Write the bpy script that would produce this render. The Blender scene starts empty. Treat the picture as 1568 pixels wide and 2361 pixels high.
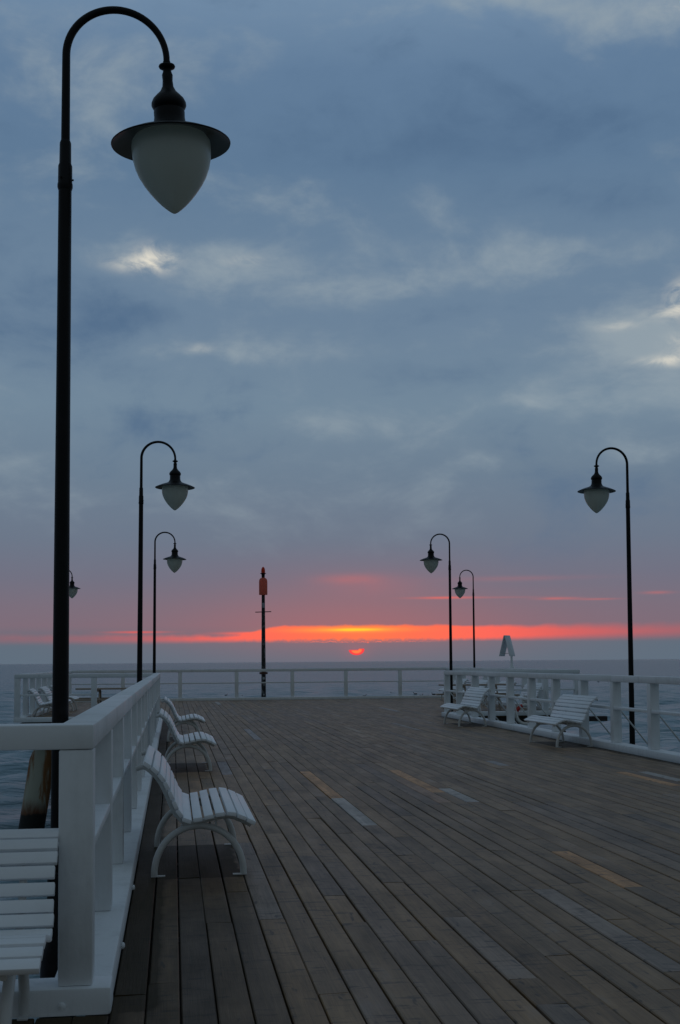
import bpy, bmesh, math, random
from mathutils import Vector, Matrix
random.seed(7)
S = bpy.context.scene
COL = S.collection

# ------------------------------------------------------------------ camera
F, CX, CY, H = 2800.0, 784.0, 1368.0, 1.38   # principal point below centre: rising-lens shift
def hy(x): return 1531 - 12 / 1568 * x
def ray(x, y): return Vector(((x - CX) / F, (y - CY) / F, 1.0))
upc = ray(1568, hy(1568)).cross(ray(0, hy(0))).normalized()
if upc.y > 0: upc = -upc
fwc = ray(400, hy(400)); fwc = (fwc - upc * fwc.dot(upc)).normalized()
rtc = fwc.cross(upc)
if rtc.x < 0: rtc = -rtc
Rm = Matrix((rtc, fwc, upc))                    # camera-style axes -> world
cam = bpy.data.objects.new('camera', bpy.data.cameras.new('camera'))
COL.objects.link(cam); S.camera = cam
cr, cu, cb = Rm @ Vector((1, 0, 0)), Rm @ Vector((0, -1, 0)), Rm @ Vector((0, 0, -1))
M4 = Matrix((cr, cu, cb)).transposed().to_4x4(); M4.translation = (0, 0, H)
cam.matrix_world = M4
cam.data.sensor_fit = 'HORIZONTAL'; cam.data.sensor_width = 36
cam.data.lens = 36 * F / 1568
cam.data.shift_y = (CY - 1180) / 1568
cam.data.clip_start = .05; cam.data.clip_end = 60000

# ------------------------------------------------------------------ node helpers
def lin(r, g, b):
    f = lambda c: c / 12.92 if c <= .04045 else ((c + .055) / 1.055) ** 2.4
    return (f(r / 255), f(g / 255), f(b / 255), 1)
class G:
    def __init__(s, nt): s.nt = nt; s.n = nt.nodes; s.l = nt.links
    def new(s, t, **k):
        n = s.n.new(t)
        for a, v in k.items(): setattr(n, a, v)
        return n
    def put(s, sock, v):
        if isinstance(v, bpy.types.NodeSocket): s.l.new(v, sock)
        else: sock.default_value = v
    def m(s, op, a, b=0.0, c=0.0, clamp=False):
        n = s.new('ShaderNodeMath', operation=op, use_clamp=clamp)
        s.put(n.inputs[0], a); s.put(n.inputs[1], b); s.put(n.inputs[2], c)
        return n.outputs[0]
    def ss(s, x, a, b):                         # smoothstep
        n = s.new('ShaderNodeMapRange', interpolation_type='SMOOTHSTEP')
        s.put(n.inputs[0], x); s.put(n.inputs[1], a); s.put(n.inputs[2], b)
        return n.outputs[0]
    def mix(s, f, a, b, t='MIX'):
        n = s.new('ShaderNodeMix', data_type='RGBA', blend_type=t)
        s.put(n.inputs[0], f); s.put(n.inputs[6], a); s.put(n.inputs[7], b)
        return n.outputs[2]
    def noise(s, vec, scale, detail=4, rough=.55, dist=0.0):
        n = s.new('ShaderNodeTexNoise')
        if vec is not None: s.l.new(vec, n.inputs['Vector'])
        n.inputs['Scale'].default_value = scale; n.inputs['Detail'].default_value = detail
        n.inputs['Roughness'].default_value = rough; n.inputs['Distortion'].default_value = dist
        return n.outputs[0]
    def comb(s, x, y, z=0.0):
        n = s.new('ShaderNodeCombineXYZ')
        for i, v in enumerate((x, y, z)): s.put(n.inputs[i], v)
        return n.outputs[0]
    def sep(s, v):
        n = s.new('ShaderNodeSeparateXYZ'); s.l.new(v, n.inputs[0]); return n.outputs
    def ramp(s, f, stops):
        n = s.new('ShaderNodeValToRGB'); s.put(n.inputs[0], f)
        r = n.color_ramp
        while len(r.elements) > 1: r.elements.remove(r.elements[-1])
        r.elements[0].position = stops[0][0]; r.elements[0].color = stops[0][1]
        for p, c in stops[1:]:
            e = r.elements.new(p); e.color = c
        return n.outputs[0]
    def mapv(s, v, sc):
        n = s.new('ShaderNodeMapping'); s.l.new(v, n.inputs[0]); n.inputs['Scale'].default_value = sc
        return n.outputs[0]

# ------------------------------------------------------------------ sky (overcast dusk, sun low in a gap)
W = bpy.data.worlds.new('World'); S.world = W; W.use_nodes = True
g = G(W.node_tree); g.n.clear()
tc = g.new('ShaderNodeTexCoord')
dx, dy, dz = g.sep(tc.outputs['Generated'])
el = g.m('MULTIPLY', g.m('ARCSINE', dz), 180 / math.pi)
el = g.m('ADD', el, g.m('MULTIPLY', g.m('MULTIPLY', el, el), .00075))
az = g.m('MULTIPLY', g.m('ARCTAN2', dx, dy), 180 / math.pi)
T = lambda e: (e + 2) / 40
base = g.ramp(g.m('DIVIDE', g.m('ADD', el, 2.0), 40.0, clamp=True), [
    (0, lin(93, 110, 125)), (T(.7), lin(93, 109, 124)), (T(1.1), lin(100, 107, 121)), (T(1.7), lin(124, 108, 121)),
    (T(2.6), lin(121, 110, 124)), (T(4), lin(112, 113, 130)), (T(5.8), lin(107, 119, 137)), (T(8.7), lin(107, 126, 145)),
    (T(12), lin(113, 135, 154)), (T(16), lin(107, 130, 153)), (T(19), lin(105, 129, 153)), (T(23), lin(94, 121, 149)), (T(27), lin(97, 124, 153)),
    (T(30), lin(112, 138, 165)), (T(38), lin(96, 116, 138))])
def gauss(a0, e0, ra, re):
    u = g.m('DIVIDE', g.m('SUBTRACT', az, a0), ra); v = g.m('DIVIDE', g.m('SUBTRACT', el, e0), re)
    q = g.m('ADD', g.m('MULTIPLY', u, u), g.m('MULTIPLY', v, v))
    return g.m('EXPONENT', g.m('MULTIPLY', q, -1.0))
def total(lst):
    r = None
    for a, *p in lst:
        t = g.m('MULTIPLY', gauss(*p), a)
        r = t if r is None else g.m('ADD', r, t)
    return r
pv = g.comb(g.m('MULTIPLY', az, .12), g.m('MULTIPLY', el, .21), 5.2)
n1 = g.noise(pv, .85, 8, .56, .5)
n2 = g.noise(pv, 2.6, 8, .58, .3)
n3 = g.noise(g.comb(g.m('MULTIPLY', az, .5), g.m('MULTIPLY', el, .9), 1.3), 1.0, 6, .6, .6)
hi = g.ss(el, 3.0, 9.0)                         # broken cloud only well above the horizon
lightc = total([(.7, -.6, 18.5, 4.2, 1.3), (.35, 3.4, 18.8, 2.2, .8), (.75, 1.8, 14.6, 5, .75), (.4, 16, 18.4, 7, 1.3), (.55, 21.5, 15.6, 4, 1.6),
                (.75, 23.2, 14.0, 3.0, 1.0), (.45, 19, 12.2, 5, .8), (.45, 8, 11.2, 5, .8), (.3, 6, 21.5, 3.5, 1.2), (.7, 23.5, 28.6, 3.5, 1.0),
                (.55, 13, 29.8, 6, .9), (.25, -5, 26.5, 4, 1.4), (.35, 0, 12.8, 6, 1.0), (.3, 20, 9.3, 7, .7), (.3, 9, 17.4, 5, .8)])
darkc = total([(.5, 13.5, 23.6, 7, 2.2), (.45, 13, 13.4, 5, 1.0), (.3, -2, 16.2, 4, .9), (.35, 12, 16.3, 5, .9), (.25, 2, 24.5, 5, 1.6), (.35, 21, 20.5, 4, 1.3), (.2, -4, 10.5, 5, 1.2)])
cl = g.m('ADD', g.m('MULTIPLY', g.m('SUBTRACT', n1, .5), 2.1), g.m('MULTIPLY', g.m('SUBTRACT', n2, .5), 1.05))
cl = g.m('ADD', g.m('MULTIPLY', cl, .95), g.m('MULTIPLY', g.m('SUBTRACT', lightc, darkc), g.m('ADD', .40, g.m('MULTIPLY', n2, .8))))
up_ = g.m('MULTIPLY', g.ss(cl, .0, .9), g.m('MULTIPLY', hi, .85))
dn_ = g.m('MULTIPLY', g.ss(cl, .0, -.8), g.m('MULTIPLY', hi, .95))
sky = g.mix(up_, base, lin(148, 162, 171))
sky = g.mix(dn_, sky, lin(80, 107, 137))
# bright torn openings
opn = total([(1.35, -.8, 18.75, .85, .52), (.6, -2.0, 18.45, 1.1, .35), (.3, 3.4, 18.8, .9, .25), (.28, 1.2, 14.75, .6, .22), (1.0, 24.0, 16.3, .7, .75), (.5, 23.2, 15.7, .9, .3),
             (.42, 20.9, 15.35, .9, .22), (.85, 23.4, 13.6, 1.5, .24), (.6, 24.2, 14.3, 1.0, .5), (.5, 24.2, 28.5, 1.2, .4)])
opn = g.m('MULTIPLY', opn, g.ss(n3, .33, .66))
sky = g.mix(g.m('MULTIPLY', opn, .95, clamp=True), sky, (.72, .69, .60, 1))
# reddish glow above and around the gap
glow = g.m('ADD', g.m('MULTIPLY', gauss(8.5, 1.5, 8, 1.3), .62), g.m('MULTIPLY', gauss(8.5, 3.2, 6, 1.6), .25))
sky = g.mix(g.m('MULTIPLY', glow, .5), sky, lin(196, 106, 104))
stre = total([(.8, 12.7, 2.97, 1.3, .055), (.16, 15.2, 2.95, 2.0, .05), (.5, 18.0, 2.86, .9, .06), (.32, 19.8, 2.80, .9, .045), (.36, 22.5, 3.05, .6, .07), (.24, 8.3, 3.9, 1.3, .22), (.12, 9.4, 3.6, 2.4, .5), (.12, 16.2, 3.83, 3, .12)])
sky = g.mix(g.m('MULTIPLY', stre, g.m('ADD', .35, g.m('MULTIPLY', n3, 1.0)), clamp=True), sky, lin(232, 108, 98))
# the gap: a long band with ragged edges
nb = g.noise(g.comb(g.m('MULTIPLY', az, .8), g.m('MULTIPLY', el, 1.0), 8.1), 1.0, 5, .6)
nbs = g.noise(g.comb(g.m('MULTIPLY', az, 3.2), g.m('MULTIPLY', el, 3.0), 2.2), 1.0, 4, .62)
wob = g.m('MULTIPLY', g.m('SUBTRACT', nb, .5), .26)
top = g.m('ADD', 1.21, g.m('MULTIPLY', g.ss(az, 2.6, 5.2), .50))
top = g.m('SUBTRACT', top, g.m('MULTIPLY', g.ss(az, 9.0, 20.0), .16))
top = g.m('ADD', top, wob)
da = g.m('ABSOLUTE', g.m('SUBTRACT', az, 8.8))
bot = g.m('ADD', .93, g.m('MULTIPLY', g.m('SUBTRACT', nbs, .5), g.m('ADD', .05, g.m('MULTIPLY', g.ss(da, 8.0, 2.0), .27))))
soft = g.m('ADD', .07, g.m('MULTIPLY', g.ss(g.m('ABSOLUTE', g.m('SUBTRACT', az, 9.0)), 4.0, 13.0), .20))
band = g.m('MULTIPLY', g.ss(el, g.m('SUBTRACT', bot, g.m('MULTIPLY', soft, .5)), g.m('ADD', bot, g.m('ADD', .12, soft))),
           g.ss(el, g.m('ADD', top, soft), g.m('SUBTRACT', top, soft)))
thin = g.m('MULTIPLY', total([(.9, -1.7, 1.44, 1.2, .05), (.9, 3.6, 1.36, 1.4, .07)]), g.m('ADD', .4, nb))
da = g.m('ABSOLUTE', g.m('SUBTRACT', az, 8.8))
bandc = g.ramp(g.m('DIVIDE', da, 20.0, clamp=True), [(0, (1.0, .19, .075, 1)), (.12, (1.0, .165, .085, 1)), (.3, (.98, .14, .105, 1)), (.5, (.72, .12, .115, 1)), (.75, (.55, .115, .125, 1)), (1, (.42, .12, .135, 1))])
bf = g.m('MULTIPLY', band, g.m('SUBTRACT', 1.0, g.m('MULTIPLY', g.ss(da, 7.0, 16.0), .52)))
sky = g.mix(g.m('MINIMUM', g.m('ADD', bf, thin), 1.0), sky, bandc)
core = g.m('MULTIPLY', g.m('ADD', gauss(8.55, 1.50, .95, .055), g.m('MULTIPLY', gauss(8.3, 1.50, 2.4, .12), .45)), g.m('ADD', .55, g.m('MULTIPLY', nb, .8)), clamp=True)
sky = g.mix(core, sky, (1.15, .62, .04, 1))
rim = g.m('MULTIPLY', g.m('EXPONENT', g.m('MULTIPLY', g.m('POWER', g.m('DIVIDE', g.m('SUBTRACT', el, g.m('ADD', bot, -.02)), .022), 2.0), -1.0)),
          g.m('MULTIPLY', g.ss(da, 5.0, .5), g.ss(nbs, .38, .6)))
sky = g.mix(g.m('MULTIPLY', rim, .85), sky, (1.0, .19, .12, 1))
# lower part of the sun disc under a ragged cloud edge
su = g.m('SUBTRACT', az, 8.58); sv = g.m('SUBTRACT', el, .545)
sr = g.m('SQRT', g.m('ADD', g.m('MULTIPLY', su, su), g.m('MULTIPLY', g.m('MULTIPLY', sv, sv), 2.2)))
edge = g.m('ADD', .548, g.m('ADD', g.m('MULTIPLY', g.m('SUBTRACT', nbs, .5), .012), g.m('MULTIPLY', g.ss(su, .06, .13), .055)))
cut = g.ss(el, g.m('ADD', edge, .014), g.m('SUBTRACT', edge, .014))
disc = g.m('MULTIPLY', g.ss(sr, .385, .345), cut)
inner = g.m('MULTIPLY', g.ss(sr, .30, .18), g.ss(el, g.m('SUBTRACT', edge, .01), g.m('SUBTRACT', edge, .05)))
sky = g.mix(g.m('MULTIPLY', g.m('EXPONENT', g.m('MULTIPLY', g.m('POWER', g.m('DIVIDE', sr, .62), 2.0), -1.0)), .22), sky, lin(190, 105, 110))
sky = g.mix(g.m('MULTIPLY', gauss(9.12, .90, .04, .035), .9), sky, (1.0, .16, .10, 1))
sky = g.mix(disc, sky, g.mix(inner, (1.0, .055, .065, 1), (1.1, .22, .07, 1)))
# away from the sunset the overcast is greyer and darker
away = g.ss(dy, .62, -.1)
sky = g.mix(g.m('MULTIPLY', away, .92), sky, g.mix(g.m('MULTIPLY', n1, .6), (.088, .112, .128, 1), (.118, .142, .158, 1)))
ovh = g.ss(el, 34.0, 60.0)
sky = g.mix(g.m('MULTIPLY', ovh, .85), sky, (.120, .166, .208, 1))
bg = g.new('ShaderNodeBackground'); g.l.new(sky, bg.inputs[0]); bg.inputs[1].default_value = 1.0
# faint physical twilight on top of the cloud deck
nis = g.new('ShaderNodeTexSky'); nis.sky_type = 'NISHITA'; nis.sun_disc = False
nis.sun_elevation = math.radians(.6); nis.sun_rotation = math.radians(8.55)
bg2 = g.new('ShaderNodeBackground'); g.l.new(nis.outputs[0], bg2.inputs[0]); bg2.inputs[1].default_value = .0008
ad = g.new('ShaderNodeAddShader'); g.l.new(bg.outputs[0], ad.inputs[0]); g.l.new(bg2.outputs[0], ad.inputs[1])
wo = g.new('ShaderNodeOutputWorld'); g.l.new(ad.outputs[0], wo.inputs[0])

# sun: only a weak veiled red light reaches the pier
sl = bpy.data.lights.new('sun', 'SUN'); so = bpy.data.objects.new('sun', sl); COL.objects.link(so)
sl.energy = .02; sl.angle = math.radians(35); sl.color = (1, .42, .32)
sa, se = math.radians(8.55), math.radians(2.0)
sd = Vector((math.sin(sa) * math.cos(se), math.cos(sa) * math.cos(se), math.sin(se)))
so.rotation_euler = sd.to_track_quat('Z', 'Y').to_euler()

S.view_settings.view_transform = 'Standard'; S.view_settings.look = 'None'
S.view_settings.exposure = 0; S.view_settings.gamma = 1
S.cycles.max_bounces = 6; S.cycles.use_denoising = True

# ------------------------------------------------------------------ materials
def mat(name):
    m = bpy.data.materials.new(name); m.use_nodes = True
    q = G(m.node_tree); b = q.n['Principled BSDF']
    tcn = q.new('ShaderNodeTexCoord')
    return m, q, b, tcn.outputs['Object']
def bump(q, b, h, st, d=.01):
    n = q.new('ShaderNodeBump'); q.put(n.inputs['Height'], h); n.inputs['Strength'].default_value = st; n.inputs['Distance'].default_value = d
    q.l.new(n.outputs[0], b.inputs['Normal'])
def world_pos(q):
    return q.new('ShaderNodeNewGeometry').outputs['Position']

def paint(name, col, dirt, rough=.5, amt=.5):
    m, q, b, o = mat(name)
    p = world_pos(q)
    a = q.noise(p, 3.1, 6, .62); c = q.noise(q.mapv(p, (14, 14, 3.0)), 1.0, 4, .6); d = q.noise(p, 60, 3, .6)
    f = q.m('MULTIPLY', q.ss(q.m('ADD', q.m('MULTIPLY', a, .6), q.m('MULTIPLY', c, .4)), .46, .74), amt)
    cc = q.mix(f, col, dirt)
    chip = q.m('MULTIPLY', q.ss(q.noise(p, 16, 4, .65), .70, .76), .5)
    q.l.new(q.mix(chip, cc, (.22, .19, .15, 1)), b.inputs['Base Color'])
    q.put(b.inputs['Roughness'], q.m('ADD', rough - .1, q.m('MULTIPLY', a, .25)))
    bump(q, b, q.m('ADD', q.m('MULTIPLY', c, .8), q.m('MULTIPLY', d, .3)), .5, .006)
    return m
WHITE = paint('white_rail_paint', (.80, .83, .85, 1), (.54, .565, .57, 1), .55, .6)
SLAT = paint('white_slat_paint', (.86, .89, .92, 1), (.70, .73, .75, 1), .42, .4)
TUBE = paint('pale_grey_tube_paint', (.62, .63, .62, 1), (.45, .44, .42, 1), .4, .5)
TUBEW = TUBE

BLACK, q, b, o = mat('black_pole_paint')
p = world_pos(q); a = q.noise(p, 9, 5, .6)
q.l.new(q.mix(q.ss(a, .5, .75), (.003, .0033, .0045, 1), (.009, .009, .0105, 1)), b.inputs['Base Color'])
q.put(b.inputs['Roughness'], q.m('ADD', .32, q.m('MULTIPLY', a, .3)))
b.inputs['Specular IOR Level'].default_value = .22
bump(q, b, q.noise(p, 70, 3), .2, .002)

SHADE, q, b, o = mat('lamp_shade_underside')
q.l.new(q.mix(q.noise(world_pos(q), 8, 4), (.09, .10, .10, 1), (.14, .15, .15, 1)), b.inputs['Base Color'])
b.inputs['Roughness'].default_value = .45

GLOBE, q, b, o = mat('milky_lamp_glass')
zz = q.sep(o)[2]
q.l.new(q.mix(q.m('MULTIPLY', q.noise(o, 6, 5), .5), (.80, .83, .76, 1), (.66, .69, .62, 1)), b.inputs['Base Color'])
b.inputs['Roughness'].default_value = .22; b.inputs['Specular IOR Level'].default_value = .35
tr = q.new('ShaderNodeBsdfTranslucent'); tr.inputs[0].default_value = (.90, .93, .84, 1)
mx = q.new('ShaderNodeMixShader'); mx.inputs[0].default_value = .42
q.l.new(b.outputs[0], mx.inputs[1]); q.l.new(tr.outputs[0], mx.inputs[2])
q.l.new(mx.outputs[0], q.n['Material Output'].inputs[0])

DARKWOOD, q, b, o = mat('tarred_beam_timber')
q.l.new(q.mix(q.noise(q.mapv(world_pos(q), (3, 3, 20)), 1.0, 6), (.012, .009, .009, 1), (.045, .03, .025, 1)), b.inputs['Base Color'])
b.inputs['Roughness'].default_value = .7

BROWN, q, b, o = mat('brown_table_timber')
q.l.new(q.mix(q.noise(q.mapv(world_pos(q), (2, 25, 25)), 1.0, 5), (.26, .21, .17, 1), (.42, .35, .28, 1)), b.inputs['Base Color'])
b.inputs['Roughness'].default_value = .6

RUST, q, b, o = mat('rusty_pile_steel')
p = world_pos(q); z = q.sep(p)[2]
n = q.noise(q.mapv(p, (2.2, 2.2, .7)), 1.0, 7, .62, .8)
pat = q.mix(q.ss(n, .42, .54), (.40, .40, .32, 1), (.24, .105, .032, 1))
low = q.ss(q.m('ADD', z, q.m('MULTIPLY', q.m('SUBTRACT', n, .5), .9)), -1.9, -2.35)
pat = q.mix(low, pat, (.11, .04, .016, 1))
alg = q.ss(q.m('ADD', z, q.m('MULTIPLY', q.m('SUBTRACT', n, .5), .25)), -2.22, -2.30)
q.l.new(q.mix(alg, pat, (.006, .007, .006, 1)), b.inputs['Base Color'])
b.inputs['Roughness'].default_value = .75
bump(q, b, n, .4, .02)

# deck timber: tint per plank, grain along Y, mossy strips by the kickboards, darker patches below benches and at near left
DECK, q, b, o = mat('weathered_deck_plank')
at_ = q.new('ShaderNodeAttribute'); at_.attribute_name = 'plank'
tint = at_.outputs['Color']
p = world_pos(q); px, py, pz = q.sep(p)
rnd = at_.outputs['Alpha']
off = q.m('MULTIPLY', rnd, 37.0)
gv = q.comb(q.m('ADD', q.m('MULTIPLY', px, 46), off), q.m('MULTIPLY', py, 1.6), off)
gr = q.noise(gv, 1.0, 6, .65, .6)
gv2 = q.comb(q.m('ADD', q.m('MULTIPLY', px, 150), off), q.m('MULTIPLY', py, 5.0), off)
gr2 = q.noise(gv2, 1.0, 3, .6)
blot = q.noise(q.comb(q.m('ADD', q.m('MULTIPLY', px, 4.5), off), q.m('MULTIPLY', py, 1.2), off), 1.0, 5, .6)
knot = q.noise(q.comb(q.m('ADD', q.m('MULTIPLY', px, 26), off), q.m('MULTIPLY', py, 5.5), off), 1.0, 2, .5)
cross = q.noise(q.comb(q.m('MULTIPLY', px, 6), q.m('MULTIPLY', py, 22), off), 1.0, 3, .6)   # sawn / worn cross marks
v = q.m('ADD', q.m('ADD', .12, q.m('MULTIPLY', gr, 1.15)), q.m('ADD', q.m('MULTIPLY', gr2, .55), q.m('MULTIPLY', q.m('SUBTRACT', blot, .5), 1.8)))
v = q.m('MULTIPLY', v, q.m('SUBTRACT', 1.0, q.m('MULTIPLY', q.ss(knot, .66, .76), .7)))
v = q.m('MULTIPLY', v, q.m('SUBTRACT', 1.0, q.m('MULTIPLY', q.ss(cross, .55, .70), .6)))
vm = q.new('ShaderNodeVectorMath', operation='SCALE'); q.l.new(tint, vm.inputs[0]); q.l.new(v, vm.inputs['Scale'])
wood = vm.outputs[0]
wood = q.mix(q.m('MULTIPLY', q.ss(blot, .60, .78), .5), wood, (.185, .155, .13, 1))       # bleached wear
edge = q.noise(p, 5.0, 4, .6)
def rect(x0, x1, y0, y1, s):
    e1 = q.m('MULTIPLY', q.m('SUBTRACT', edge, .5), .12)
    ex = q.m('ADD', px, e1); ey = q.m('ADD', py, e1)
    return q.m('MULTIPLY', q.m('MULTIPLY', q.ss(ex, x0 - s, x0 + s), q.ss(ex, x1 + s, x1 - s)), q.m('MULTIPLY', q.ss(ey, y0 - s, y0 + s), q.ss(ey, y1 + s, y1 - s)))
dark_marks = None
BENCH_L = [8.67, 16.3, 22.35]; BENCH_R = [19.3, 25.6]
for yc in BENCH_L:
    r = rect(-.30, .44, yc - .74, yc + .68, .03); dark_marks = r if dark_marks is None else q.m('ADD', dark_marks, r)  # deck darkened in a box below each left bench
for yc in BENCH_R: dark_marks = q.m('ADD', dark_marks, rect(6.0, 6.75, yc - .75, yc + .75, .06))  # same darker box below the right benches
dark_marks = q.m('ADD', dark_marks, rect(6.50, 6.80, 6, 30, .05))
dark_marks = q.m('ADD', dark_marks, rect(-.30, -.08, 5, 30, .05))
dark_marks = q.m('ADD', dark_marks, q.m('MULTIPLY', rect(-.6, .46, 1.5, 8.3, .22), .72))  # wide darker strip over the near left planks
dark_marks = q.m('ADD', dark_marks, q.m('MULTIPLY', rect(-.6, .30, 8, 30, .25), .35))  # weaker darker strip farther along the left
dark_marks = q.m('ADD', dark_marks, q.m('MULTIPLY', rect(-4, -.24, 4.55, 5.2, .12), .8))
dark_marks = q.m('MULTIPLY', dark_marks, q.m('ADD', .6, q.m('MULTIPLY', edge, .7)), clamp=True)
wood = q.mix(q.m('MULTIPLY', dark_marks, .9), wood, (.030, .024, .013, 1))
dark_marks = q.m('MINIMUM', dark_marks, 1.0)
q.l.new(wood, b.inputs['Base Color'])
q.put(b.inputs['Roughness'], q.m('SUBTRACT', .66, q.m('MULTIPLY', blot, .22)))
q.put(b.inputs['Specular IOR Level'], q.m('SUBTRACT', .48, q.m('MULTIPLY', dark_marks, .42)))
bump(q, b, q.m('ADD', q.m('MULTIPLY', gr, .6), q.m('MULTIPLY', gr2, .4)), .55, .006)

SEA, q, b, o = mat('dusk_sea_water')
p = world_pos(q); px, py, pz = q.sep(p)
w1 = q.noise(q.comb(q.m('MULTIPLY', px, .22), q.m('MULTIPLY', py, .42)), 1.0, 3, .5, .3)
w2 = q.noise(q.comb(q.m('MULTIPLY', px, .9), q.m('MULTIPLY', py, 1.7)), 1.0, 4, .55, .4)
w3 = q.noise(q.comb(q.m('MULTIPLY', px, .035), q.m('MULTIPLY', py, .06)), 1.0, 3, .5)
hgt = q.m('ADD', q.m('ADD', q.m('MULTIPLY', w1, 1.0), q.m('MULTIPLY', w2, .34)), q.m('MULTIPLY', w3, .6))
bump(q, b, hgt, 1.0, .65)
b.inputs['Base Color'].default_value = (.150, .250, .295, 1)
b.inputs['Roughness'].default_value = .30; b.inputs['IOR'].default_value = 1.33

def plain(name, c, r=.5, spec=.5):
    m, q, b, o = mat(name)
    q.l.new(q.mix(q.noise(world_pos(q), 11, 5), tuple(x * .8 for x in c[:3]) + (1,), c), b.inputs['Base Color'])
    b.inputs['Roughness'].default_value = r; b.inputs['Specular IOR Level'].default_value = spec
    return m
REDLENS = plain('red_lamp_lens', (.85, .12, .04, 1), .2)
DRUM = plain('faded_orange_drum_paint', (.80, .33, .22, 1), .5)
RUSTC = plain('rusty_collar_steel', (.10, .04, .025, 1), .7)
REDRING = plain('red_ring_cover', (.55, .03, .025, 1), .5)
WHITERING = plain('white_ring_cover', (.75, .74, .7, 1), .5)
DUCK = plain('dark_duck_plumage', (.03, .028, .025, 1), .7)
GALV = plain('galvanised_bolt_steel', (.42, .43, .44, 1), .45)
BOARD = plain('white_sign_board', (.80, .83, .86, 1), .35)
STICK, q, b, o = mat('stickered_black_pole')
p = world_pos(q); z = q.sep(p)[2]
n = q.noise(q.mapv(p, (9, 9, 5)), 1.0, 4, .7)
zone = q.m('MULTIPLY', q.ss(z, .0, .3), q.ss(z, 3.55, 3.35))
q.l.new(q.mix(q.m('MULTIPLY', q.ss(n, .53, .6), q.m('MULTIPLY', zone, .8)), (.01, .011, .013, 1), (.20, .21, .22, 1)), b.inputs['Base Color'])
b.inputs['Roughness'].default_value = .5

def glowthrough(m, c, f):
    q = G(m.node_tree); t = q.new('ShaderNodeBsdfTranslucent'); t.inputs[0].default_value = c
    x = q.new('ShaderNodeMixShader'); x.inputs[0].default_value = f
    q.l.new(q.n['Principled BSDF'].outputs[0], x.inputs[1]); q.l.new(t.outputs[0], x.inputs[2]); q.l.new(x.outputs[0], q.n['Material Output'].inputs[0])
glowthrough(REDLENS, (.95, .16, .05, 1), .65); glowthrough(DRUM, (1.0, .34, .27, 1), .66)

# ------------------------------------------------------------------ mesh helpers
def obj(name, bm, m, parent=None, smooth=False, bev=0.0):
    if bev:
        bmesh.ops.bevel(bm, geom=[e for e in bm.edges], offset=bev, segments=2, affect='EDGES', profile=.5)
    me = bpy.data.meshes.new(name); bm.to_mesh(me); bm.free()
    for k in (m if isinstance(m, (list, tuple)) else [m]): me.materials.append(k)
    if smooth:
        for f in me.polygons: f.use_smooth = True
        try: me.set_sharp_from_angle(angle=math.radians(38))
        except Exception: pass
    o = bpy.data.objects.new(name, me); COL.objects.link(o)
    if parent: o.parent = parent
    return o
def tag(o, label=None, cat=None, group=None, kind=None):
    if label: o['label'] = label
    if cat: o['category'] = cat
    if group: o['group'] = group
    if kind: o['kind'] = kind
    return o
def empty(name, loc, rz=0.0):
    o = bpy.data.objects.new(name, None); COL.objects.link(o); o.empty_display_size = .2
    o.location = loc; o.rotation_euler = (0, 0, rz); return o
def kids(o): return [c for c in bpy.data.objects if c.parent == o]
def copy_tree(o, parent=None):
    ch = kids(o); c = o.copy(); COL.objects.link(c); c.parent = parent
    for k in ch: copy_tree(k, c)
    return c
def box(bm, x0, x1, y0, y1, z0, z1, rot=None):
    vs = [bm.verts.new((x, y, z)) for x in (x0, x1) for y in (y0, y1) for z in (z0, z1)]
    for f in ((0, 1, 3, 2), (4, 6, 7, 5), (0, 4, 5, 1), (2, 3, 7, 6), (0, 2, 6, 4), (1, 5, 7, 3)):
        bm.faces.new([vs[i] for i in f])
    return vs
def boxbm(*a):
    bm = bmesh.new(); box(bm, *a); return bm
def tube(bm, pts, rads, seg=16, cap=True):
    pts = [Vector(p) for p in pts]; n = len(pts)
    if not isinstance(rads, (list, tuple)): rads = [rads] * n
    prev = None; rings = []
    for i in range(n):
        t = (pts[min(i + 1, n - 1)] - pts[max(i - 1, 0)]).normalized()
        if prev is None:
            a = Vector((0, 1, 0)) if abs(t.y) < .9 else Vector((1, 0, 0))
        else: a = prev
        u = (a - t * a.dot(t)).normalized(); prev = u; w = t.cross(u)
        rings.append([bm.verts.new(pts[i] + (u * math.cos(2 * math.pi * k / seg) + w * math.sin(2 * math.pi * k / seg)) * rads[i]) for k in range(seg)])
    for i in range(n - 1):
        for k in range(seg):
            bm.faces.new((rings[i][k], rings[i][(k + 1) % seg], rings[i + 1][(k + 1) % seg], rings[i + 1][k]))
    if cap:
        bm.faces.new(rings[0][::-1]); bm.faces.new(rings[-1])
    return rings
def lathe(bm, prof, cx=0, cy=0, seg=32):
    rings = []
    for r, z in prof:
        if r < 1e-5: rings.append([bm.verts.new((cx, cy, z))])
        else: rings.append([bm.verts.new((cx + r * math.cos(2 * math.pi * k / seg), cy + r * math.sin(2 * math.pi * k / seg), z)) for k in range(seg)])
    for A, B in zip(rings, rings[1:]):
        for k in range(seg):
            k2 = (k + 1) % seg
            if len(A) == 1 and len(B) == 1: continue
            if len(A) == 1: bm.faces.new((A[0], B[k2], B[k]))
            elif len(B) == 1: bm.faces.new((A[k], A[k2], B[0]))
            else: bm.faces.new((A[k], A[k2], B[k2], B[k]))

ZW = -2.62                                       # water level
X0, X1, YN, YF, YW = -.25, 6.65, 4.96, 44.7, 30.0    # promenade edges, near corner, far end, front of the head
XL, XR = -3.70, 10.18                            # sides of the pier head

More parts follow.
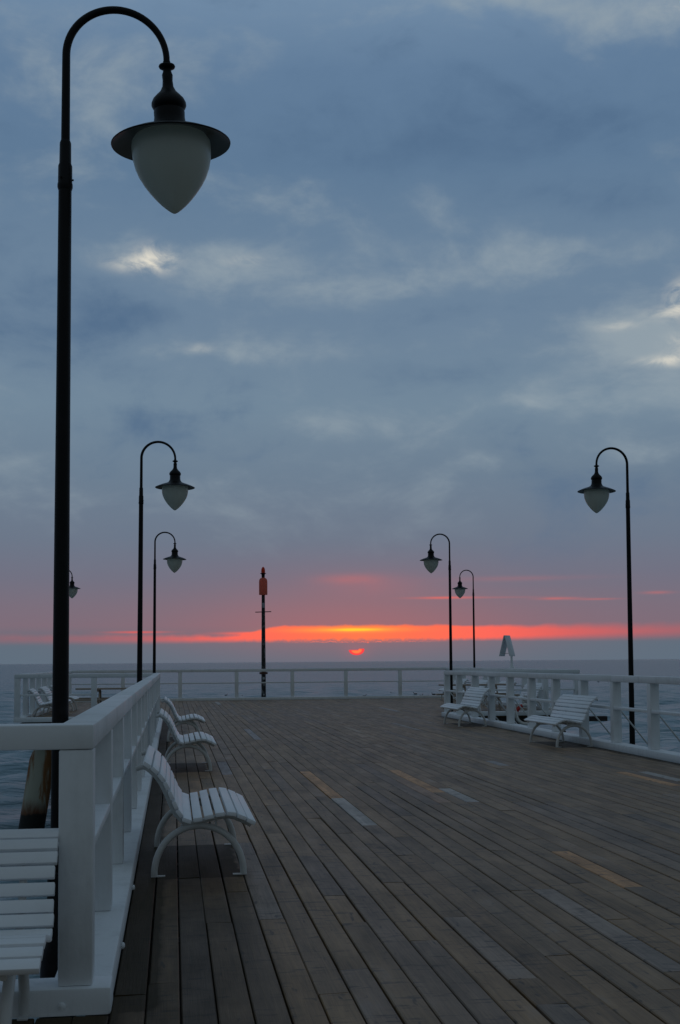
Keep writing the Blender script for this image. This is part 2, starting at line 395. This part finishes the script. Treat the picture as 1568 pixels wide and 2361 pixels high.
# ------------------------------------------------------------------ sea
import numpy as np
rs = np.random.RandomState(4)
aa = np.radians(np.concatenate([np.arange(-30, 40, .16), np.arange(40, 330, 3.0)]))
rr = [6.0]
while rr[-1] < 420: rr.append(rr[-1] * 1.011)
while rr[-1] < 48000: rr.append(rr[-1] * 1.25)
rr = np.array(rr); NA, NR = len(aa), len(rr)
Rg, Ag = np.meshgrid(rr, aa, indexing='ij')
Xg, Yg = Rg * np.sin(Ag), Rg * np.cos(Ag); Zg = np.zeros_like(Xg)
step = Rg * .011
for i in range(44):
    lam = math.exp(rs.uniform(math.log(.75), math.log(8.0))); kk = 2 * math.pi / lam
    th = math.radians(rs.normal(-72, 38)); ph = rs.uniform(0, 6.283)
    fade = np.clip((lam - 2.2 * step) / (2 * step), 0, 1)
    arg = kk * (Xg * math.cos(th) + Yg * math.sin(th)) + ph
    Zg += fade * .052 / kk * np.cos(arg)
Zg += ZW; Zg[Rg > 430] = ZW
vs = np.stack([Xg, Yg, Zg], -1).reshape(-1, 3)
I, J = np.meshgrid(np.arange(NR - 1), np.arange(NA), indexing='ij'); J2 = (J + 1) % NA
fs = np.stack([I * NA + J, I * NA + J2, (I + 1) * NA + J2, (I + 1) * NA + J], -1).reshape(-1, 4)[:, ::-1]
me = bpy.data.meshes.new('sea')
me.vertices.add(len(vs)); me.vertices.foreach_set('co', vs.astype(np.float32).ravel())
me.loops.add(fs.size); me.loops.foreach_set('vertex_index', fs.astype(np.int32).ravel())
me.polygons.add(len(fs)); me.polygons.foreach_set('loop_start', np.arange(0, fs.size, 4, dtype=np.int32))
me.polygons.foreach_set('use_smooth', np.ones(len(fs), dtype=bool))
me.update(calc_edges=True); me.validate()
me.materials.append(SEA)
sea = bpy.data.objects.new('sea', me); COL.objects.link(sea); tag(sea, kind='structure')

# ------------------------------------------------------------------ deck of real planks
bm = bmesh.new(); lay = bm.verts.layers.float_color.new('plank')
PW, GAP = .1405, .0075
TONES = [(.232, .136, .056), (.215, .126, .054), (.244, .143, .058), (.200, .121, .054), (.224, .132, .051), (.236, .142, .061), (.204, .126, .058)]
SPECIAL = []
def plank(x0, x1, y0, y1, tint, dz=0.0):
    c = .005; z0, z1 = -.06, dz
    prof = [(x0, z0), (x1, z0), (x1, z1 - c), (x1 - c, z1), (x0 + c, z1), (x0, z1 - c)]
    r = random.random(); tl = random.uniform(-.0015, .0015)
    A = []; B = []
    for x, z in prof:
        k = tl * (1 if x > (x0 + x1) / 2 else -1)
        va = bm.verts.new((x, y0, z + k)); vb = bm.verts.new((x, y1, z + k))
        va[lay] = vb[lay] = (*tint, r); A.append(va); B.append(vb)
    bm.faces.new(A); bm.faces.new(B[::-1])
    for i in range(6):
        j = (i + 1) % 6; bm.faces.new((A[j], A[i], B[i], B[j]))
ORANGE, PALE, BLUE = (.54, .265, .09), (.38, .34, .30), (.222, .145, .082)
marks = [  # repaired / bleached planks seen in the photo: x, y0, y1, tone
    (1.64, 12.28, 15.36, ORANGE), (1.64, 10.2, 12.28, PALE), (2.78, 12.6, 15.3, ORANGE), (2.66, 11.7, 14.0, (.30, .17, .09)), (2.95, 11.7, 13.0, PALE), (2.78, 7.15, 8.57, ORANGE),
    (5.43, 12.7, 14.4, ORANGE), (5.72, 13.2, 14.4, PALE), (2.20, 5.2, 7.18, (.255, .190, .140)), (1.45, 5.2, 6.5, (.235, .165, .110)), (1.45, 4.0, 4.8, (.21, .15, .10)), (.22, 12.97, 14.4, (.36, .19, .07)), (.38, 12.94, 13.6, (.32, .18, .08)), (.57, 6.6, 9.4, (.235, .175, .125)),
    (.66, 15.1, 17.1, (.215, .185, .17)), (1.01, 7.2, 8.7, (.180, .120, .075)), (3.5, 21.9, 23.3, (.32, .20, .11)), (4.38, 15.6, 16.4, (.25, .22, .2)), (1.45, 21.8, 25.4, (.27, .24, .23)), (3.64, 23.2, 25.6, (.29, .2, .12)),
    (1.9, 29, 32, (.27, .18, .11)), (4.9, 24, 27, (.24, .19, .15)), (4.2, 30, 33, (.27, .18, .11)), (1.5, 40, 43, PALE), (6.1, 33, 36, (.25, .23, .22)), (3.9, 17, 20, BLUE), (5.0, 9.5, 12, BLUE), (4.1, 8.5, 10.5, (.18, .12, .075))]
def lay_column(x, y0, y1):
    mk = sorted([m for m in marks if x <= m[0] < x + PW], key=lambda m: m[1])
    cuts = []; y = y0; seg = y0 - random.uniform(0, 3.5)
    def run(a, b):
        y = a; e = a + random.uniform(.6, 4.6)
        while y < b - .02:
            e = min(e, b)
            if b - e < .5: e = b
            t = random.choice(TONES); k = random.uniform(.88, 1.10)
            if random.random() < .06: t = (.184, .120, .070)
            if random.random() < .03: t = (.215, .140, .080)
            j1, j2 = random.uniform(-.0034, .0034), random.uniform(-.0034, .0034)
            plank(x + GAP / 2 + j1, x + PW - GAP / 2 + j2, y + .003, e - .003, tuple(c * k for c in t), random.uniform(-.002, .002))
            y = e; e = y + random.choice((2.4, 3.6, 4.2, 4.8)) + random.uniform(-.3, .3)
    pos = y0
    for m in mk:
        a, b_ = max(m[1], y0), min(m[2], y1)
        if b_ <= a or a < pos: continue
        if a - pos > .05: run(pos, a)
        plank(x + GAP / 2, x + PW - GAP / 2, a + .003, b_ - .003, m[3], random.uniform(-.001, .002)); pos = b_
    if y1 - pos > .05: run(pos, y1)
k = 0
x = X0 - PW * 28
while x < XR:
    if x + PW <= X0 + .02:                      # left of the promenade: near apron and head
        lay_column(x, -4, YN - .02)
        if x > XL - .02: lay_column(x, YW + .05, YF)
    elif x < X1 - .02:
        lay_column(x, -4, YF)
    elif x + PW < XR + .1:
        lay_column(x, YW + .05, YF)
    x += PW
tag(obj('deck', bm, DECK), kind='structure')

# under the deck: joists, cross beams and walings
bm = bmesh.new()
for i in range(82):
    y = -3.7 + .6 * i
    if y < YN - .1: box(bm, -4.1, 6.6, y - .06, y + .06, -.28, -.064)
    elif YN + .2 < y < YW - .1: box(bm, X0 + .03, X1 - .03, y - .06, y + .06, -.28, -.064)
    elif YW + .3 < y < YF - .05: box(bm, XL, XR, y - .06, y + .06, -.28, -.064)
box(bm, -5.6, 11.0, YW - .02, YW + .20, -.19, -.066)
box(bm, -3.6, 9.9, YW + .0, YW + .12, -.52, -.42)
for xx in (.4, 3.2, 6.0): box(bm, xx - .09, xx + .09, -3.8, 44.5, -.52, -.305)
box(bm, -.36, -.26, 5.2, 29.9, -.34, -.07)
tag(obj('pier_substructure', bm, DARKWOOD), kind='structure')

# ------------------------------------------------------------------ piles
def pile(x, y, lean, label, d=.31):
    bm = bmesh.new()
    tube(bm, [(x + lean * 2.4, y, ZW - 1.5), (x + lean * 1.0, y, -1.0), (x, y, -.20)], d, 28)
    return tag(obj('pier_pile', bm, RUST, None, True), label, 'pile', 'steel piles under the pier')
pile(-2.84, 30.6, -.34, 'rust streaked pale steel pile leaning outward under the left side of the pier head')
pile(8.9, 30.6, .34, 'rust streaked pale steel pile leaning outward under the right side of the pier head')
for yy in (12, 24):
    for xx in (.6, 5.8):
        pile(xx, yy, 0, 'upright steel pile standing in the sea under the deck', .2)

# ------------------------------------------------------------------ railings
RT, RB, PH = 1.135, 1.035, 1.033                 # rail top, rail underside, post top
def railing(name, label, axis, a0, a1, fixed, inner, posts, mid=True, brace=0, kick=.25, pw=.136, first=None, ext=0):
    """axis 'x' or 'y' run; inner = +1/-1 : side of the walkway across the run"""
    root = empty('railing', ((fixed, a0, 0) if axis == 'y' else (a0, fixed, 0)))
    tag(root, label, 'railing', 'white timber railings round the pier')
    ox, oy = root.location.x, root.location.y
    def bx(nm, l0, l1, c0, c1, z0, z1, m=WHITE, par=root, bev=.007):
        if axis == 'y': bm = boxbm(c0 - ox + fixed, c1 - ox + fixed, l0 - oy, l1 - oy, z0, z1)
        else: bm = boxbm(l0 - ox, l1 - ox, c0 - oy + fixed, c1 - oy + fixed, z0, z1)
        return obj(nm, bm, m, par, True, bev)
    hw = pw / 2
    # top rail in lengths with visible butt joints
    cuts = [a0] + sorted(p for k_, p in enumerate(sorted(posts)) if k_ % 3 == 2 and a0 + 1 < p < a1 - 1) + [a1]
    bm = bmesh.new()
    for u0, u1 in zip(cuts, cuts[1:]):
        e0, e1 = (u0 if u0 == a0 else u0 + .002), (u1 if u1 == a1 else u1 - .002)
        w_ = hw + .004; zt = RT + random.uniform(-.0015, .0015)
        if axis == 'y': box(bm, -w_, w_, e0 - oy, e1 - oy, RB, zt)
        else: box(bm, e0 - ox, e1 - ox, -w_, w_, RB, zt)
    obj('top_rail', bm, WHITE, root, True, .010)
    for s in posts: bx('post', s - hw, s + hw, -hw, hw, .098, PH)
    if mid:
        ps = sorted(list(posts) + ([first] if first else []))
        bm = bmesh.new()
        for s, t in zip(ps, ps[1:]):
            if axis == 'y': box(bm, -.062, .062, s + hw + .001 - oy, t - hw - .001 - oy, .61, .652)
            else: box(bm, s + hw + .001 - ox, t - hw - .001 - ox, -.062, .062, .61, .652)
        obj('mid_rail', bm, WHITE, root, True, .006)
    ki = inner * (hw + (.030 if ext else .070)); ko = -inner * (hw + .03)
    bx('kickboard', a0, a1 + ext, min(ki, ko), max(ki, ko), -.012, .097, bev=.012)
    if brace:
        for s in posts:
            bm = bmesh.new(); d = -inner
            if axis == 'y': tube(bm, [(d * hw, s - oy, .60), (d * .66, s - oy, -.12)], .013, 10)
            else: tube(bm, [(s - ox, d * hw, .60), (s - ox, d * .66, -.12)], .013, 10)
            obj('brace_rod', bm, TUBE, root, True)
    return root
xl = -.388
lp = [6.55 + 1.49 * i for i in range(16)] + [YW - .1]
rl = railing('railing', 'long white timber railing down the left side of the promenade, closest to the camera', 'y', YN + .193, YW - .03, xl, 1, lp, first=YN + .12)
railing('railing', 'short white railing at the lower left, behind the cut off bench, running out of frame', 'x', -4.2, xl + .070, YN + .12, -1, [-4.1, -2.75, -1.4, xl], True, ext=.072)
rp = [30.08 - 1.49 * i for i in range(17)]; rp[0] = YW - .1
railing('railing', 'long white timber railing on the right side with slanted braces and two benches before it', 'y', YN, YW - .03, 6.80, -1, rp, True, 1)
railing('railing', 'short white railing closing the front of the left part of the pier head', 'x', XL - .07, xl - .072, YW - .07, 1, [XL, XL + 1.8], True)
railing('railing', 'short white railing closing the front of the right pier head, above the lifebuoy', 'x', 6.80 + .075, XR + .07, YW - .07, 1, [7.55, 8.45, 9.35, XR], True, 1)
railing('railing', 'white side railing at the left end of the pier head behind a row of benches', 'y', YW, YF - .07, XL, 1, [YW + 1.6 + 1.5 * i for i in range(9)])
railing('railing', 'white side railing at the right end of the pier head carrying the sign board', 'y', YW, YF - .07, XR, -1, [YW + 1.6 + 1.5 * i for i in range(9)])
railing('railing', 'long low looking white railing across the far end of the pier, under the sunset', 'x', XL - .07, XR + .07, YF, -1, [XL, -1.81, .24, 2.29, 4.34, 6.33, 8.37, XR], True)
# fixing caps on the near corner
for (bx_, by_, bz_, ax) in ((-.437, YN + .018, .03, 'y'), (-.236, 5.9, .05, 'x'), (-.236, 7.4, .05, 'x')):
    bm = bmesh.new(); bmesh.ops.create_uvsphere(bm, u_segments=16, v_segments=8, radius=.016)
    bmesh.ops.scale(bm, vec=(1, .6, 1) if ax == 'y' else (.6, 1, 1), verts=bm.verts)
    bmesh.ops.translate(bm, vec=(bx_ - xl, by_ - (YN + .193), bz_), verts=bm.verts)
    obj('bolt_cap', bm, WHITE, rl, True)
# ------------------------------------------------------------------ benches
bx_pts = [(170, 430), (265, 500), (345, 590), (405, 690), (460, 810), (510, 930), (560, 1030),
          (650, 1120), (780, 1112), (915, 1082), (1050, 1055), (1190, 1052), (1315, 1095), (1425, 1150)]
prof = [((a - 800) * .00053, (1820 - c) * .00053 - max(0, ((1820 - c) * .00053 - .37)) * .02) for a, c in bx_pts]
LEN, LEGY = 1.55, .65
def slat_box(bm, i, w, th=.027, ln=LEN):
    a = Vector(prof[max(i - 1, 0)]); c = Vector(prof[min(i + 1, len(prof) - 1)])
    t = (c - a).normalized(); nrm = Vector((-t.y, t.x))
    ctr = Vector(prof[i]); j = random.uniform(-.004, .004)
    vs = []
    for u in (-w / 2, w / 2):
        for y in (-ln / 2 + j, ln / 2 + j):
            for v in (-th / 2, th / 2):
                q2 = ctr + t * u + nrm * v; vs.append(bm.verts.new((q2.x, y, q2.y)))
    for f in ((0, 1, 3, 2), (4, 6, 7, 5), (0, 4, 5, 1), (2, 3, 7, 6), (0, 2, 6, 4), (1, 5, 7, 3)):
        bm.faces.new([vs[k] for k in f])
def make_bench():
    root = empty('park_bench', (0, 0, 0))
    bm = bmesh.new()
    for i in range(7): slat_box(bm, i, .052)
    bmesh.ops.recalc_face_normals(bm, faces=bm.faces); obj('backrest', bm, SLAT, root, True, .0035)
    bm = bmesh.new()
    for i in range(7, 14): slat_box(bm, i, .058)
    bmesh.ops.recalc_face_normals(bm, faces=bm.faces); obj('seat', bm, SLAT, root, True, .0035)
    # curved flat steel under the slats, densified
    P = [Vector((-.405, .698))]
    for i in range(14):
        a = Vector(prof[max(i - 1, 0)]); c = Vector(prof[min(i + 1, 13)]); t = (c - a).normalized()
        P.append(Vector(prof[i]) - Vector((-t.y, t.x)) * .029)
    P.append(P[-1] + (P[-1] - P[-2]) * .35)
    Q = []
    for i in range(len(P) - 1):
        p0, p1, p2, p3 = P[max(i - 1, 0)], P[i], P[i + 1], P[min(i + 2, len(P) - 1)]
        for s in (0, .25, .5, .75):
            Q.append(.5 * ((2 * p1) + (p2 - p0) * s + (2 * p0 - 5 * p1 + 4 * p2 - p3) * s * s + (3 * p1 - p0 - 3 * p2 + p3) * s ** 3))
    Q.append(P[-1])
    for s in (-1, 1):
        yy = s * LEGY
        bm = bmesh.new(); tube(bm, [(v.x, yy, v.y) for v in Q], .0155, 12)
        obj('side_frame', bm, TUBE, root, True)
        bm = bmesh.new()
        arc = [(-.288 * math.cos(math.pi * k / 28), yy, .004 + .318 * math.sin(math.pi * k / 28) ** .92) for k in range(29)]
        tube(bm, arc, .0215, 16)
        for e in (-1, 1): box(bm, e * .288 - .02 - (.05 if e > 0 else 0), e * .288 + .02 + (.05 if e < 0 else 0), yy - .02, yy + .02, .002, .008)
        tube(bm, [(-.11, yy, .29), (-.11, yy, .335)], .008, 8); tube(bm, [(.11, yy, .29), (.11, yy, .36)], .008, 8)
        obj('leg', bm, TUBE, root, True)
    bm = bmesh.new(); tube(bm, [(.0, -LEGY, .325), (.0, LEGY, .325)], .011, 10); obj('crossbar', bm, TUBE, root, True)
    return root
proto = make_bench()
spots = [
    (.165, 8.67, 0, 'nearest white slatted bench on the left side, large in front of the kickboard'),
    (.18, 16.3, 0, 'white slatted bench second along the left railing, behind the nearest one'),
    (.195, 22.35, 0, 'white slatted bench farthest along the left railing, small and partly hidden'),
    (-.455 - .775, 4.69, -math.pi / 2, 'cut off white bench at the lower left corner, backed against the short railing'),
    (6.27, 19.3, math.pi + .03, 'white slatted bench by the right railing, the one nearer the camera'),
    (6.20, 25.6, math.pi + .01, 'white slatted bench by the right railing, the one farther from the camera'),
    (-3.22, 31.6, .05, 'white bench at the left end of the pier head, nearest of its row'),
    (-3.20, 34.2, .0, 'white bench at the left end of the pier head, second of its row'),
    (-3.18, 36.8, .0, 'white bench at the left end of the pier head, last of its row'),
    (9.62, 32.7, math.pi, 'white bench at the right end of the pier head, nearest of its row'),
    (9.62, 35.5, math.pi, 'white bench at the right end of the pier head, second of its row'),
    (9.62, 38.5, math.pi, 'white bench at the right end of the pier head, third of its row'),
    (9.62, 41.4, math.pi, 'white bench at the right end of the pier head, last of its row')]
for i, (bx0, by0, rz, lb) in enumerate(spots):
    o = proto if i == 0 else copy_tree(proto)
    o.location = (bx0, by0, 0); o.rotation_euler = (0, 0, rz)
    o.scale = (1, 1, .955 if i == 3 else 1.06 if i in (4, 5) else 1)
    tag(o, lb, 'bench', 'white slatted benches on the pier')

# ------------------------------------------------------------------ arched lamp posts
def make_lamp():
    root = empty('street_lamp', (0, 0, 0))
    R_ = .255; zc = 4.50
    bm = bmesh.new()
    tube(bm, [(0, 0, -1.1), (0, 0, .0), (0, 0, 1.2), (0, 0, 2.6), (0, 0, 3.80), (0, 0, 3.83)], [.046, .044, .0405, .036, .033, .031], 24)
    pl = obj('pole', bm, BLACK, root, True)
    bm = bmesh.new()
    lathe(bm, [(.0335, 3.79), (.0385, 3.805), (.0385, 3.82), (.036, 3.83), (.0355, 3.915), (.030, 3.93), (.029, 4.035), (.0235, 4.05)], seg=24)
    for a in (0, 2.1, 4.2):
        tube(bm, [(.03 * math.cos(a), .03 * math.sin(a), 3.845), (.043 * math.cos(a), .043 * math.sin(a), 3.845)], .005, 8)
    obj('sleeve', bm, BLACK, pl, True)
    bm = bmesh.new()
    pts = [(0, 0, 4.02), (0, 0, 4.25), (0, 0, zc)] + [(R_ - R_ * math.cos(math.pi * k / 36), 0, zc + R_ * math.sin(math.pi * k / 36)) for k in range(1, 37)] + [(2 * R_, 0, zc - .03)]
    tube(bm, pts, [.0225, .0215, .0205] + [.0205 - .004 * k / 36 for k in range(36)] + [.0165], 20)
    obj('arm', bm, BLACK, root, True)
    hx = 2 * R_
    bm = bmesh.new()
    k = .001635; Z = lambda y: 4.06 + (565 - y) * k
    lathe(bm, [(0, Z(300)), (.019, Z(302)), (.019, Z(309)), (.040, Z(314)), (.043, Z(318)), (.040, Z(322)), (.021, Z(328)), (.0225, Z(336)), (.028, Z(345)), (.026, Z(362)), (.029, Z(382)), (.042, Z(398)), (.062, Z(410)), (.080, Z(422)),
               (.089, Z(434)), (.090, Z(442)), (.084, Z(450)), (.077, Z(456)), (.080, Z(462)), (.079, Z(480)), (.083, Z(496)), (.098, Z(512)), (.118, Z(521))], hx, 0, 40)
    obj('lamp_cap', bm, BLACK, root, True)
    bm = bmesh.new()
    lathe(bm, [(.112, Z(520)), (.150, Z(528)), (.200, Z(538)), (.250, Z(550)), (.296, Z(563)), (.302, Z(566)), (.300, Z(569))], hx, 0, 56)
    sh = obj('lamp_shade', bm, BLACK, root, True)
    bm = bmesh.new()
    lathe(bm, [(.299, Z(569.2)), (.250, Z(556)), (.200, Z(545)), (.150, Z(536)), (.05, Z(532)), (0, Z(532))], hx, 0, 56)
    obj('shade_lining', bm, SHADE, sh, True)
    bm = bmesh.new()
    lathe(bm, [(.180, Z(546)), (.197, Z(560)), (.2005, Z(575)), (.200, Z(590)), (.1965, Z(615)), (.187, Z(640)), (.171, Z(665)), (.148, Z(690)), (.121, Z(713)), (.091, Z(735)), (.061, Z(754)), (.036, Z(767)), (.018, Z(775)), (.007, Z(778.5)), (0, Z(779))], hx, 0, 48)
    for v_ in bm.verts:
        if v_.co.z < Z(575): v_.co.z = Z(575) + (v_.co.z - Z(575)) * 1.012
    obj('lamp_globe', bm, GLOBE, root, True)
    return root
lproto = make_lamp()
lamps = [
    (-.562, 6.2, 0, .0037, -3.2, 'tall black arched lamp post at the left edge, largest and closest to the camera'),
    (-.515, 18.6, 0, .007, 0, 'black arched lamp post by the left railing, the taller of the two side by side'),
    (-.495, 31.6, 0, .005, .6, 'black arched lamp post by the left railing, the smaller thin one behind the taller'),
    (-4.10, 44.2, 0, 0, 0, 'small lamp post on the far left, mostly hidden behind the largest pole'),
    (7.19, 18.5, math.pi, -.002, -.8, 'black arched lamp post at the right, standing outside the right railing'),
    (7.30, 31.6, math.pi, 0, .5, 'black arched lamp post right of the sunset, taller of the far right pair'),
    (11.10, 44.2, math.pi, 0, 0, 'smallest black lamp post right of the sunset, its lamp half behind a pole')]
for i, (lx, ly, rz, lean, sway, lb) in enumerate(lamps):
    o = lproto if i == 0 else copy_tree(lproto)
    o.location = (lx, ly, 0); o.rotation_euler = (0, lean, rz)
    pv_ = Vector((.51, 0, 4.49)); ra = math.radians(sway); pit = math.radians(3.5 if i == 0 else 0)
    from mathutils import Euler
    Rr = Euler((pit, ra, 0)).to_matrix()
    for c in kids(o):                            # the hanging head sits a little askew on its arm
        if c.name.split('.')[0] in ('lamp_cap', 'lamp_shade', 'lamp_globe'):
            c.rotation_euler = (pit, ra, 0); sc_ = 1.022 if i == 0 and 'cap' not in c.name else 1.0; c.scale = (sc_, sc_, sc_); c.location = pv_ - Rr @ (pv_ * sc_) + Vector((0, 0, (.008 if 'cap' in c.name else .022) if i == 0 else 0))
    tag(o, lb, 'lamp post', 'arched lamp posts along the pier')
bm = bmesh.new(); lathe(bm, [(.047, .36), (.056, .35), (.058, .02), (.085, -.05), (.09, -.4), (.047, -.42)], 0, 0, 20)
obj('base_sleeve', bm, BLACK, lproto, True)

# ------------------------------------------------------------------ navigation beacon off the far end
bc = empty('navigation_beacon', (3.34, YF + .8, 0))
tag(bc, 'slim black beacon pole with red lamp and faded orange drum beyond the far railing', 'beacon')
bm = bmesh.new(); tube(bm, [(0, 0, ZW - 1), (0, 0, 0), (0, 0, 2), (0, 0, 3.92)], [.096, .088, .076, .062], 20); obj('pole', bm, STICK, bc, True)
bm = bmesh.new(); lathe(bm, [(.06, 3.90), (.155, 3.905), (.158, 3.93), (.158, 4.40), (.150, 4.46), (.125, 4.51), (.08, 4.54), (.05, 4.55)], 0, 0, 28); obj('drum', bm, DRUM, bc, True)
bm = bmesh.new(); lathe(bm, [(.06, 4.54), (.063, 4.66), (.085, 4.70), (.118, 4.712), (.118, 4.722), (.07, 4.726), (.0, 4.726)], 0, 0, 24); lt = obj('lamp_housing', bm, BLACK, bc, True)
bm = bmesh.new(); lathe(bm, [(.070, 4.727), (.074, 4.80), (.066, 4.88), (.045, 4.93), (.02, 4.955), (0, 4.965)], 0, 0, 24); obj('lamp_lens', bm, REDLENS, lt, True)
bm = bmesh.new(); tube(bm, [(-.30, 0, 3.255), (.30, .02, 3.275)], .016, 8); obj('crossbar', bm, BLACK, bc, True)
bm = bmesh.new(); box(bm, -.17, .22, -.16, .16, 1.10, 1.13); obj('platform', bm, BLACK, bc)
bm = bmesh.new(); lathe(bm, [(.088, .93), (.15, .935), (.16, .97), (.15, 1.01), (.088, 1.015)], 0, 0, 20); obj('collar', bm, RUSTC, bc, True)
for zz_, rr in ((.78, .05), (.17, .035)):
    bm = bmesh.new(); tube(bm, [(0, -.082, zz_), (0, -.094, zz_)], rr, 18); obj('round_sticker', bm, plain('white_sticker_paper', (.45, .46, .47, 1), .6), bc, True)
bm = boxbm(-.05, .05, -.088, -.070, 3.42, 3.60); obj('pale_sticker', bm, plain('pale_sticker_paper', (.35, .38, .43, 1), .6), bc)

# ------------------------------------------------------------------ folded sign board on the right side railing
sg = empty('sign_board', (XR, 36.4, RT), math.radians(42))
tag(sg, 'small white sign board folded like a tent on a short post, on the right railing', 'sign')
bm = bmesh.new(); lathe(bm, [(.0, .002), (.085, .002), (.08, .02), (.05, .07), (.036, .2), (.033, .42)], 0, -.16, 20); obj('post', bm, WHITE, sg, True)
def panel(s):
    bm = bmesh.new()
    a = Vector((0, 0, 1.01)); bt = Vector((0, s * .18, .37)); t = (bt - a).normalized(); nrm = Vector((0, t.z * -s, t.y * s)).normalized() * .02
    vs = [bm.verts.new(Vector((x, 0, 0)) + pnt + w) for x in (-.155, .155) for pnt in (a, bt) for w in (Vector((0, 0, 0)), nrm)]
    for f in ((0, 1, 3, 2), (4, 6, 7, 5), (0, 4, 5, 1), (2, 3, 7, 6), (0, 2, 6, 4), (1, 5, 7, 3)): bm.faces.new([vs[i] for i in f])
    bmesh.ops.recalc_face_normals(bm, faces=bm.faces)
    return obj('panel', bm, BOARD, sg, True, .004)
panel(-1); panel(1)
bm = bmesh.new(); tube(bm, [(0, -.15, .46), (0, .15, .46)], .008, 8); obj('stay', bm, TUBE, sg, True)

# ------------------------------------------------------------------ picnic tables on the pier head
def make_table():
    root = empty('picnic_table', (0, 0, 0))
    bm = bmesh.new()
    for i in range(5): box(bm, -1.02, 1.02, -.34 + i * .137, -.34 + i * .137 + .128, .685, .725)
    obj('tabletop', bm, BROWN, root, True, .004)
    for s in (-1, 1):
        bm = bmesh.new()
        for j in range(2): box(bm, -1.0, 1.0, s * .70 - .13 + j * .135, s * .70 - .13 + j * .135 + .125, .41, .45)
        obj('bench_seat', bm, BROWN, root, True, .004)
        bm = bmesh.new(); x_ = s * .45
        box(bm, x_ - .03, x_ + .03, -.80, .80, .355, .408); box(bm, x_ - .03, x_ + .03, -.30, .30, .63, .683)
        for e in (-1, 1):
            tube(bm, [(x_ + .05, e * .62, .0), (x_ + .05, e * .22, .66)], .022, 8)
        obj('trestle', bm, BROWN, root)
    return root
tb = make_table(); tb.location = (-1.55, 33.2, 0)
tag(tb, 'low brown wooden picnic table on the left part of the pier head', 'table', 'brown picnic tables on the pier head')
t2 = copy_tree(tb); t2.location = (8.40, 33.2, 0)
tag(t2, 'low brown wooden picnic table on the right part of the pier head', 'table', 'brown picnic tables on the pier head')

# ------------------------------------------------------------------ lifebuoy on the right front of the head
lb_ = empty('lifebuoy', (8.75, YW - .32, .02))
tag(lb_, 'red and white lifebuoy ring hung low on the front of the right pier head', 'lifebuoy')
def ring(a0, a1, m, nm):
    bm = bmesh.new(); n = 14
    tube(bm, [(.235 * math.cos(a0 + (a1 - a0) * i / n), 0, .235 * math.sin(a0 + (a1 - a0) * i / n)) for i in range(n + 1)], .045, 14)
    return obj(nm, bm, m, lb_, True)
for q4 in range(4):
    a = q4 * math.pi / 2
    ring(a + .35, a + 1.22, REDRING if q4 in (1, 3) else WHITERING, 'ring_segment' if q4 % 2 else 'white_segment')
    ring(a - .345, a + .345, WHITERING, 'white_segment')
bm = bmesh.new(); tube(bm, [(-.2, .0, .16), (0, .12, .5), (.2, .0, .16)], .008, 6); obj('hanging_rope', bm, WHITERING, lb_, True)

# ------------------------------------------------------------------ ducks on the water
def make_duck():
    bm = bmesh.new()
    bmesh.ops.create_uvsphere(bm, u_segments=16, v_segments=10, radius=1)
    for v in bm.verts:
        x, y, z = v.co; t = (x + 1) / 2
        v.co = (x * .24, y * .10 * (1 - .35 * (1 - t)), z * .085 + (.05 * (1 - t) ** 2 if z > 0 else 0))
    tube(bm, [(.15, 0, .03), (.20, 0, .10), (.215, 0, .16), (.225, 0, .195)], [.05, .034, .032, .02], 10)
    bmesh.ops.create_uvsphere(bm, u_segments=12, v_segments=8, radius=.045, matrix=Matrix.Translation((.235, 0, .20)))
    tube(bm, [(.265, 0, .195), (.325, 0, .183)], [.018, .008], 8)
    return obj('duck', bm, DUCK, None, True)
dk = make_duck()
def wp(x, y):
    d = Rm @ ray(x, y); t = (ZW - H) / d.z; return d * t
dpos = [(840, 1605), (905, 1599), (958, 1600), (971, 1604), (990, 1605), (1000, 1601), (521, 1603), (1380, 1572), (3, 1657), (1561, 1577), (1320, 1555), (562, 1606)]
for i, (ux, uy) in enumerate(dpos):
    o = dk if i == 0 else dk.copy()
    if i: COL.objects.link(o)
    w = wp(ux, uy); o.location = (w.x, w.y, ZW + .02); o.rotation_euler = (0, 0, random.uniform(-.7, .7) + (math.pi if i % 3 else 0))
    s_ = random.uniform(.7, .95); o.scale = (s_, s_, s_)
    tag(o, 'small dark duck floating on the sea beyond the pier', 'duck', 'ducks floating on the sea')
